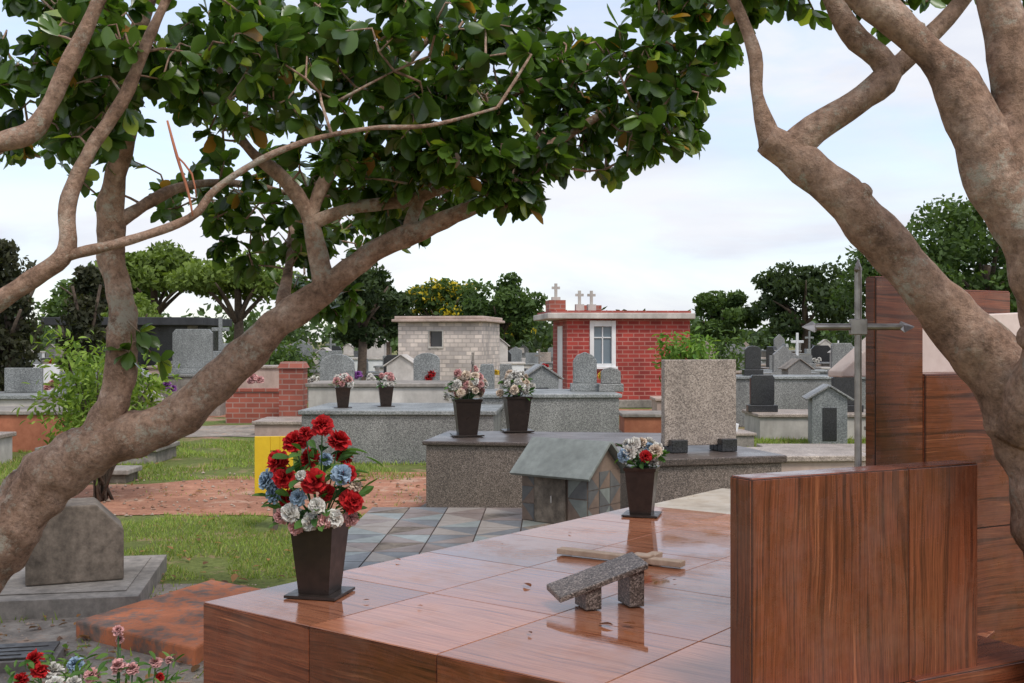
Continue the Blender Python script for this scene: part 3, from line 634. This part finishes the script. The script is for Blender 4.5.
# ------------------------------------------------------------------ scattered distant graves
variants=[]
def var(fn):
    b=B(); mats=fn(b); o=b.make('var',mats,bevel=.012); variants.append(o)
def mk(h,mb,mc,kind,mh):
    def fn(b):
        b.box(-.9,.9,-.6,.6,0,h,0); b.box(-.95,.95,-.65,.65,h+.002,h+.07,1)
        zt=h+.072
        if kind=='head': b.prism([(-.4,zt),(.4,zt),(.4,zt+.5),(.28,zt+.62),(-.28,zt+.62),(-.4,zt+.5)],.2,.32,2)
        if kind=='gothic': b.prism([(-.3,zt),(.3,zt),(.3,zt+.5),(0,zt+.75),(-.3,zt+.5)],.2,.34,2)
        if kind=='cross': b.box(-.2,.2,.1,.45,zt,zt+.2,2); crossgeo(b,0,.28,zt+.202,.75,2,.045)
        if kind=='house':
            b.prism([(-.35,zt),(.35,zt),(.35,zt+.55),(0,zt+.8),(-.35,zt+.55)],-.1,.5,2)
            slab(b,[(-.42,-.15,zt+.505),(0,-.15,zt+.81),(0,.55,zt+.81),(-.42,.55,zt+.505)],.03,1); slab(b,[(.001,-.15,zt+.81),(.42,-.15,zt+.505),(.42,.55,zt+.505),(.001,.55,zt+.81)],.03,1)
        if kind=='slabs': b.box(-.6,.6,.25,.33,zt,zt+.45,2); b.frus(.08,.11,zt,zt+.2,2,.5,-.2)
        if kind=='two': b.prism([(-.7,zt),(-.1,zt),(-.1,zt+.5),(-.4,zt+.65),(-.7,zt+.5)],.2,.3,2); b.box(.05,.65,.2,.28,zt,zt+.4,2); b.frus(.07,.1,zt,zt+.2,0,.0,-.25)
        return [mb,mc,mh]
    return fn
for a in [(.6,'gr_grey','gr_blue','head','gr_blue'),(.5,'plaster','gr_light','cross','white'),(.75,'gr_dark','gr_grey','gothic','gr_grey'),(.45,'pink','gr_light','head','gr_black'),(.7,'white','plaster','house','plaster'),
          (.55,'conc','conc','cross','conc'),(.65,'gr_blue','gr_blue','slabs','gr_grey'),(.5,'brick2','conc','house','gr_grey'),(.4,'gr_black','gr_black','head','gr_black'),(.6,'gr_light','gr_light','gothic','gr_light'),
          (.35,'conc','gr_light','slabs','white'),(.8,'gr_blue','gr_grey','cross','gr_blue'),(.6,'plaster','gr_blue','two','gr_blue'),(.55,'gr_grey','gr_grey','two','gr_light')]: var(mk(*a))
def putgrave(x,y,v,s,r,sz=1):
    o=variants[v].copy(); o.name='grave_tomb'; scene.collection.objects.link(o)
    o.location=(x,y,0); o.rotation_euler=(0,0,r); o.scale=(s,s,s*sz)
block=[(.4,5.2,24,31.5),(-4.2,.6,26.5,37),(-15,-9,33,39),(-9,-4.5,23.5,27),(-6.5,-3.5,20,24),(-4,-2,19.8,21.2)]
random.seed(11)
y=19.5
while y<88:
    x=-.56*y-2
    while x<.56*y+2:
        xx=x+random.uniform(-.4,.4); yy=y+random.uniform(-.6,.6)
        near=yy<24 and (-4.0<xx<7.5)
        if not near and not any(a-1<xx<c_+1 and d-.8<yy<e_+.8 for a,c_,d,e_ in block) and random.random()<.85:
            putgrave(xx,yy,random.randrange(len(variants)),random.uniform(.75,1.12),random.choice([0,0,0,1.57,3.14])+random.uniform(-.12,.12),random.uniform(.85,1.2))
        x+=2.2 if y<50 else 3.0
    y+=2.7 if y<50 else 4.2
for a in [(-9.2,12.8,5,.8,.1),(-9.5,15.3,8,.9,.2),(6.3,12.3,3,.9,.1),(8,16.5,0,.9,0),(8.4,18.9,6,1,0),(3.0,16.9,10,.6,.1),(6.6,17.3,9,.7,0)]: putgrave(*a)
for o in variants: bpy.data.objects.remove(o)
Vs,Fs,Ts=[],[],[]
root=empty('grave_flowers')
for i in range(60):
    y=random.uniform(18,48); x=random.uniform(-.45*y,.45*y); z=random.uniform(.6,.95)
    c_=random.choice([RED,WHITE,PINK,YEL,WHITE,PURP])
    if .4<x<5.2 and 24<y<31: continue
    for j in range(4): head(Vs,Fs,Ts,(x+random.uniform(-.12,.12),y+random.uniform(-.1,.1),z+random.uniform(0,.12)),.08,(0,-.3,1),c_)
mkflow('blossoms',Vs,Fs,Ts,root)
# ------------------------------------------------------------------ near trees
def grow(name,limbs,ells,nclu,leaves_per,Lr,cols,sprouts=()):
    root=empty(name,(0,0,0))
    b=B(); nodes=[]
    for pts,rad in limbs:
        path=b.tube(pts,rad,18,step=.025,nz=.22)
        for i,p in enumerate(path):
            if p.z>1.7: nodes.append(Vector(p))
    for pts,rad in limbs:
        for i in range(1,len(pts)-1):
            if rng.uniform()<.3 and rad[i]>.028:
                p=Vector(pts[i]); d=Vector((rng.normal(),-abs(rng.normal())*.4,abs(rng.normal()))).normalized()
                b.tube([p,p+d*rad[i]*.85,p+d*rad[i]*1.18],[rad[i]*.62,rad[i]*.5,rad[i]*.3],10,step=.01,nz=.3)
    b.make('trunk_and_limbs',['bark'],root,smooth=True)
    cl=[]
    tot=sum(e[6] for e in ells)
    for (cx,cy,cz,rx,ry,rz,wt) in ells:
        for i in range(int(nclu*wt/tot)):
            for _ in range(60):
                q=rng.uniform(-1,1,3)
                c_=Vector((cx+q[0]*rx,cy+q[1]*ry,cz+q[2]*rz))
                if (q**2).sum()<1 and noise.noise(c_*2.6)>-.16: break
            cl.append(c_)
    cl.sort(key=lambda c_:min((c_-n_).length for n_ in nodes[::8]))
    arr=np.array([tuple(n_) for n_ in nodes[::2]]); tw=B(); P=[];D=[];U=[];Tn=[];L=[]
    for c_ in cl+[Vector(s_) for s_ in sprouts]:
        cc=np.array(c_); d=np.linalg.norm(arr-cc,axis=1)+np.maximum(0,arr[:,2]-cc[2])*.6; j=int(d.argmin()); s_=Vector(arr[j])
        mid=s_.lerp(c_,.5)+Vector(rng.normal(size=3)*.05)*min(1,(c_-s_).length*3)+Vector((0,0,.03))
        dist=(c_-s_).length; r0=min(.012,.0035+dist*.012)
        tw.tube([s_,mid,c_],[r0,r0*.75,.003],6,step=.06,cap=False)
        arr=np.vstack([arr,[tuple(mid)],[cc]])
        ax=(c_-mid).normalized(); n=int(leaves_per*rng.uniform(.6,1.3)); tone=rng.uniform(0,1)
        for i in range(n):
            t=rng.uniform(0,1)**.6; p=mid.lerp(c_,.35+.65*t) 
            a=rng.normal(size=3); dv=np.array(ax)*rng.uniform(.1,1.0)+a*.62+np.array([0,0,-.12])
            P.append(tuple(p));D.append(dv);U.append(np.array([0,0,1])+rng.normal(size=3)*.55)
            k_=np.clip(tone*.55+rng.uniform(0,.5),0,1); c0,c1=cols
            col=np.array(c0)*(1-k_)+np.array(c1)*k_
            u_=rng.uniform()
            if u_<.012: col=np.array([.35,.18,.04])
            elif u_<.06: col=np.array([.28,.36,.05])
            Tn.append(col); L.append(rng.uniform(*Lr))
    tw.make('twigs',['bark'],root,smooth=True)
    V,F,T=leaf_geo(np.array(P),np.array(D),np.array(U),np.array(L),.66,np.array(Tn))
    np_obj('leaves',V,F,T,'leaf',root,smooth=True); return root
y0=4.8
limbs=[
 ([(-2.62,y0,-.15),(-2.5,y0,.25),(-2.29,y0,.62),(-2.035,y0,.945),(-1.78,y0,1.15),(-1.46,y0,1.265),(-1.225,y0,1.457),(-1.03,y0,1.65),(-.82,y0,1.81),(-.563,y0-.05,1.99),(-.307,y0-.1,2.10),(-.08,y0-.15,2.20),(.12,y0-.2,2.37),(.35,y0-.2,2.52)],
  [.19,.155,.14,.13,.11,.093,.08,.07,.058,.047,.04,.034,.027,.015]),
 ([(-1.80,y0,1.12),(-1.68,y0,1.40),(-1.664,y0,1.69),(-1.707,y0,1.99),(-1.707,y0,2.225),(-1.61,y0-.1,2.50),(-1.54,y0-.2,2.82),(-1.4,y0-.3,3.1)],[.10,.066,.06,.058,.054,.044,.032,.02]),
 ([(-2.32,4.75,.60),(-2.2,4.3,1.25),(-2.02,3.95,1.58),(-1.763,3.8,1.713),(-1.611,3.8,1.815),(-1.507,3.8,1.902),(-1.50,3.8,2.06),(-1.426,3.8,2.247),(-1.307,3.8,2.43),(-1.223,3.8,2.635),(-1.1,3.8,2.9)],[.07,.055,.042,.033,.03,.03,.027,.024,.022,.018,.014]),
 ([(-1.50,3.8,1.89),(-1.29,3.8,1.943),(-1.088,3.8,2.017),(-1.003,3.8,2.112),(-.851,3.8,2.213),(-.682,3.8,2.28),(-.48,3.8,2.32),(-.277,3.8,2.33),(-.05,3.85,2.40)],[.02,.017,.014,.012,.011,.010,.008,.007,.005]),
 ([(-2.2,4.35,1.2),(-2.1,4.0,1.75),(-1.85,3.7,2.12),(-1.686,3.6,2.213),(-1.542,3.6,2.27),(-1.472,3.6,2.373),(-1.398,3.6,2.533),(-1.318,3.6,2.70),(-1.2,3.6,2.95)],[.06,.05,.040,.034,.032,.029,.025,.021,.015]),
 ([(-.80,y0,1.82),(-.828,y0,1.99),(-.87,y0,2.14),(-.969,y0,2.289),(-1.118,y0,2.417),(-1.225,y0,2.588),(-1.25,y0,2.8)],[.055,.043,.036,.030,.025,.02,.012]),
 ([(-.865,y0,2.10),(-.67,y0,2.17),(-.435,y0,2.204),(-.222,y0,2.289),(.034,y0,2.417),(.3,y0,2.6)],[.034,.03,.026,.022,.017,.01]),
 ([(-.86,y0,2.13),(-.80,y0+.05,2.3),(-.62,y0+.1,2.5),(-.5,y0+.1,2.75),(-.3,y0,2.95)],[.03,.027,.023,.018,.01]),
 ([(-.45,y0,2.05),(-.35,y0,2.3),(-.1,y0,2.6),(.25,y0,2.75),(.65,y0-.1,2.85)],[.028,.025,.02,.015,.008]),
 ([(-1.70,y0,2.1),(-1.5,y0+.3,2.3),(-1.25,y0+.6,2.35),(-1.0,y0+.8,2.3)],[.03,.022,.016,.008]),
 ([(-1.0,y0,1.68),(-1.05,y0+.5,1.95),(-1.1,y0+.9,2.2),(-1.0,y0+1.3,2.3)],[.03,.022,.016,.008]),
]
ells=[(-1.40,4.5,2.86,.88,.95,.42,14),(-.15,4.6,2.75,.80,.8,.36,14),(.50,4.6,2.55,.34,.5,.26,5.5),(-.05,4.5,2.32,.32,.35,.20,4.5),(-1.05,5.5,2.24,.70,.5,.34,8),(-1.62,4.0,2.56,.42,.4,.28,4.5),
      (.70,4.6,2.90,.40,.5,.22,3.6),(-.45,4.7,2.44,.50,.5,.22,5),(-.85,4.4,2.60,.48,.6,.28,5),(-1.0,6.2,2.0,.32,.3,.30,2.6),(-.60,5.2,2.28,.38,.4,.2,2.8),(-2.0,4.9,2.55,.4,.5,.35,3)]
grow('spreading_tree',limbs,ells,1180,9,(.062,.102),((.014,.04,.009),(.12,.21,.035)),sprouts=[(-1.55,4.75,1.62),(-1.5,4.8,1.52),(-1.62,4.75,1.55)])
b=B(); b.tube([(-1.155,3.77,2.34),(-1.12,3.76,2.22),(-1.085,3.77,2.10),(-1.07,3.77,2.02)],[.004,.006,.005,.003],6,step=.03)
b.tube([(-1.12,3.76,2.22),(-1.07,3.76,2.16),(-1.055,3.76,2.08)],[.003,.004,.002],6,step=.03)
b.make('dead_leaf_strip',['orange'],smooth=True)  # dried leaf strip hanging from the branch, built as thin orange tubes
y1=2.9;y2=2.6
limbs=[
 ([(1.58,y1,-.15),(1.53,y1,.4),(1.425,y1,1.02),(1.365,y1,1.269),(1.289,y1,1.475),(1.142,y1,1.655),(1.013,y1,1.805),(.871,y1,1.952),(.742,y1,2.068),(.655,y1,2.125)],[.15,.125,.10,.092,.084,.070,.062,.056,.050,.04]),
 ([(.67,y1,2.11),(.632,y1,2.235),(.626,y1,2.339),(.583,y1,2.455),(.516,y1,2.596),(.45,y1,2.8)],[.035,.018,.016,.014,.012,.008]),
 ([(.71,y1,2.09),(.807,y1,2.166),(.91,y1,2.23),(.969,y1,2.287),(.945,y1,2.335),(.892,y1,2.377),(.825,y1,2.48),(.781,y1,2.61),(.75,y1,2.8)],[.045,.038,.036,.034,.030,.028,.026,.022,.015]),
 ([(.95,y1,2.27),(1.039,y1,2.352),(1.142,y1,2.455),(1.232,y1,2.583),(1.3,y1,2.75)],[.030,.022,.020,.016,.012]),
 ([(1.33,2.88,1.38),(1.30,2.68,1.60),(1.209,y2,1.823),(1.116,y2,1.955),(1.077,y2,2.089),(1.012,y2,2.216),(.908,y2,2.32),(.8,y2,2.408),(.666,y2,2.528),(.5,y2,2.7)],[.085,.080,.074,.066,.058,.048,.038,.034,.026,.015]),
 ([(1.14,y2,1.90),(1.174,y2,2.1),(1.146,y2,2.262),(1.109,y2,2.435),(1.05,y2,2.7)],[.066,.054,.050,.045,.035]),
]
ells=[(.95,3.0,2.68,.6,.6,.12,7),(.62,3.2,2.66,.3,.4,.16,4),(1.2,3.4,2.74,.5,.4,.16,3)]
grow('leaning_tree',limbs,ells,150,9,(.055,.09),((.014,.04,.009),(.12,.21,.035)))
# ------------------------------------------------------------------ backdrop trees
def farTree(name,x,y,h,rx,rz,cols,n=4500,size=.22,ck=26,trunk=.25,shape='round',extra=None):
    root=empty(name,(x,y,0)); ry=rx; cz=h-rz
    b=B(); b.tube([(0,0,-.1),(.1,0,cz*.5),(0,.1,cz)],[trunk,trunk*.8,trunk*.5],8,step=.4,nz=.1)
    for i in range(6):
        a=i*1.05+.3; q=Vector((math.cos(a)*rx*.65,math.sin(a)*ry*.65,cz+rz*random.uniform(-.2,.5)))
        b.tube([(0,0,cz*.6),q*.5+Vector((0,0,cz*.35)),q],[trunk*.45,trunk*.3,.03],6,step=.5)
    b.make('trunk',['darkbark'],root,smooth=True)
    P=[];S=[];T=[]
    per=n//ck
    for i in range(ck):
        while 1:
            q=rng.uniform(-1,1,3)
            if .12<(q**2).sum()<1: break
        if shape=='cone': f=1-(q[2]+1)/2*.85; q[0]*=f;q[1]*=f
        if shape=='umbrella': q[2]=abs(q[2])*(1-.5*(q[0]**2+q[1]**2))
        c_=np.array([q[0]*rx*.85,q[1]*ry*.85,cz+q[2]*rz*.85]); r=rng.uniform(.18,.34)*min(rx,rz*1.5)
        v=nrmz(rng.normal(size=(per,3)))*(rng.uniform(.3,1.15,(per,1))**.6)*r*np.array([1.15,1.15,.75])
        P.append(c_+v); S.append(rng.uniform(.5,1.2,per)*size)
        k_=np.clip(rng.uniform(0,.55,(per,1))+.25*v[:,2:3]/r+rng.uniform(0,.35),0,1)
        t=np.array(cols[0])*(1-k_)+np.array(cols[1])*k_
        if extra is not None:
            mk_=(rng.uniform(size=per)<extra[0])&(v[:,2]>-.1*r); t[mk_]=extra[1]
        T.append(t)
    V,F,T=cards_geo(np.concatenate(P),np.concatenate(S),np.concatenate(T)); np_obj('crown',V,F,T,'fleaf',root)
    return root
DK=((.018,.034,.013),(.065,.095,.034)); MD=((.030,.058,.018),(.11,.17,.045)); LT=((.06,.095,.018),(.21,.28,.065)); CY=((.022,.028,.016),(.075,.075,.04))
farTree('cypress_tree',-9.9,22,3.9,1.0,1.8,CY,5500,.075,40,.14,shape='cone')
farTree('cypress_tree',-8.6,22.8,3.6,.8,1.7,CY,5000,.075,34,.12,shape='cone')
farTree('flat_crown_tree',-18.5,58,6.6,3.8,2.0,LT,7000,.19,38,.3,shape='umbrella')
farTree('flat_crown_tree',-13.2,54,6.0,3.4,1.9,LT,7000,.17,38,.3,shape='umbrella')
farTree('flat_crown_tree',-22.5,62,6.4,3.5,2.4,MD,5500,.23,28,.3)
farTree('weeping_tree',-5.4,40,5.1,1.55,2.1,DK,6500,.13,36,.2)
farTree('yellow_flowering_tree',-4.4,68,5.5,2.7,1.9,MD,6000,.18,32,.25,extra=(.38,(.55,.42,.03)))
farTree('yellow_flowering_tree',-.2,64,4.2,1.5,1.4,MD,3200,.17,22,.2,extra=(.3,(.6,.45,.03)))
farTree('broadleaf_tree',-.6,56,5.0,2.1,1.9,MD,5500,.17,30,.25)
farTree('broadleaf_tree',-7.2,64,5.2,1.8,1.7,DK,3500,.2,22,.25)
farTree('broadleaf_tree',20.8,80,7.4,3.9,3.0,DK,7500,.24,40,.35)
farTree('broadleaf_tree',15.4,82,5.4,2.6,2.0,MD,5000,.25,28,.3)
farTree('broadleaf_tree',10.2,88,3.8,2.2,1.5,DK,2500,.28,18,.2)
farTree('broadleaf_tree',15.2,43,6.4,2.6,2.6,MD,8500,.14,48,.3)
farTree('broadleaf_tree',18.6,44,7.9,3.4,3.3,MD,9500,.15,50,.3)
farTree('broadleaf_tree',22,48,6,3.5,2.8,DK,5000,.22,30,.3)
farTree('broadleaf_tree',-13,38,3.2,2.0,1.3,LT,4000,.13,28,.2)
farTree('broadleaf_tree',-30,60,6.5,4,3,MD,4500,.28,26,.3)
def shrub(name,x,y,z0,z1,r,cols,n,L):
    root=empty(name,(x,y,0)); b=B()
    P=[];D=[]
    for i in range(26):
        a=rng.uniform(0,6.28); q=math.sqrt(rng.uniform(0,1))*r; zz=rng.uniform(z0+.3*(z1-z0),z1)
        e=Vector((math.cos(a)*q,math.sin(a)*q,zz)); b.tube([(rng.normal()*.05,rng.normal()*.05,0),(e.x*.4,e.y*.4,zz*.55),e],[.014,.01,.004],5,step=.2)
        for j in range(n//26):
            P.append(np.array(e)+rng.normal(size=3)*r*.26); D.append(rng.normal(size=3)+[e.x/r*.6,e.y/r*.6,-.1])
    b.make('stems',['darkbark'],root,smooth=True)
    N=len(P); k_=rng.uniform(0,1,(N,1)); V,F,T=leaf_geo(np.array(P),np.array(D),rng.normal(size=(N,3))*.5+[0,0,1],rng.uniform(.6,1.2,N)*L,.4,np.array(cols[0])*(1-k_)+np.array(cols[1])*k_)
    np_obj('leaves',V,F,T,'fleaf',root)
shrub('green_shrub',-4.1,11.2,.25,1.5,.50,((.07,.13,.02),(.26,.36,.07)),2700,.085)
shrub('green_shrub',3.75,24.0,.5,1.62,.5,((.06,.14,.02),(.22,.34,.07)),1000,.17)
shrub('green_shrub',-6.3,30,.2,1.5,.9,MD,1400,.2)
shrub('green_shrub',5.8,33,.2,1.5,.9,MD,1400,.2)
P=[];S=[];T=[]
for i in range(230):
    x=rng.uniform(-85,85); y=rng.uniform(96,125); h=rng.uniform(2.6,4.3)+(1.6*noise.noise(Vector((x*.06,3,0)))); r=rng.uniform(1.5,3.2)
    n=140; v=nrmz(rng.normal(size=(n,3)))*rng.uniform(.5,1.05,(n,1))*np.array([r,r,h*.5]); P.append(np.array([x,y,h*.5+.3])+v); S.append(rng.uniform(.25,.5,n))
    base=np.array([.05,.078,.03])*rng.uniform(.7,1.7) ; T.append(base*rng.uniform(.6,1.5,(n,1)))
V,F,T=cards_geo(np.concatenate(P),np.concatenate(S),np.concatenate(T)); np_obj('distant_trees',V,F,T,'fleaf')
# ------------------------------------------------------------------ world, sun, camera
w=bpy.data.worlds.new('World'); scene.world=w; w.use_nodes=True; nt=w.node_tree
bg=nt.nodes['Background']; sky=nt.nodes.new('ShaderNodeTexSky'); sky.sky_type='NISHITA'; sky.sun_disc=False
el,az=55,150
sky.sun_elevation=R(el); sky.sun_rotation=R(az); sky.air_density=1.0; sky.dust_density=1.0
tc=nt.nodes.new('ShaderNodeTexCoord'); mp=nd(nt,'ShaderNodeMapping',{'Vector':tc.outputs['Generated'],'Scale':(1.,1.,3.8),'Location':(.3,0,.2)})
nz=nd(nt,'ShaderNodeTexNoise',{'Vector':mp.outputs[0],'Scale':3.0,'Detail':8.,'Roughness':.55,'Distortion':.6})
fac=ramp(nt,nz.outputs[0],[(.36,g(.38)),(.60,g(.97))])
nz2=nd(nt,'ShaderNodeTexNoise',{'Vector':mp.outputs[0],'Scale':4.5,'Detail':7.,'Roughness':.5})
cc=ramp(nt,nz2.outputs[0],[(.32,(.80,.83,.90)),(.62,(1,1,1))])
sc=mul(nt,cc,(7.2,7.3,7.7))
skb=mul(nt,sky.outputs[0],(1.9,1.9,1.9))
mx=mul(nt,skb,sc,fac,'MIX')
nt.links.new(mx,bg.inputs['Color']); bg.inputs['Strength'].default_value=.130
sd=bpy.data.lights.new('sun','SUN'); sd.energy=2.2; sd.angle=R(16); sd.color=(1,.96,.9)
so=bpy.data.objects.new('sun',sd); scene.collection.objects.link(so)
dv=Vector((math.sin(R(az))*math.cos(R(el)),math.cos(R(az))*math.cos(R(el)),math.sin(R(el))))
so.rotation_euler=(-dv).to_track_quat('-Z','Y').to_euler(); so.location=dv*30
cd=bpy.data.cameras.new('camera'); cam=bpy.data.objects.new('camera',cd); scene.collection.objects.link(cam)
cd.lens=39.55; cd.sensor_width=36; cd.clip_end=6000; cd.clip_start=.05
cam.location=(0,0,1.6); cam.rotation_euler=(R(90),0,0); scene.camera=cam
scene.view_settings.view_transform='Standard'; scene.view_settings.look='None'; scene.view_settings.exposure=0
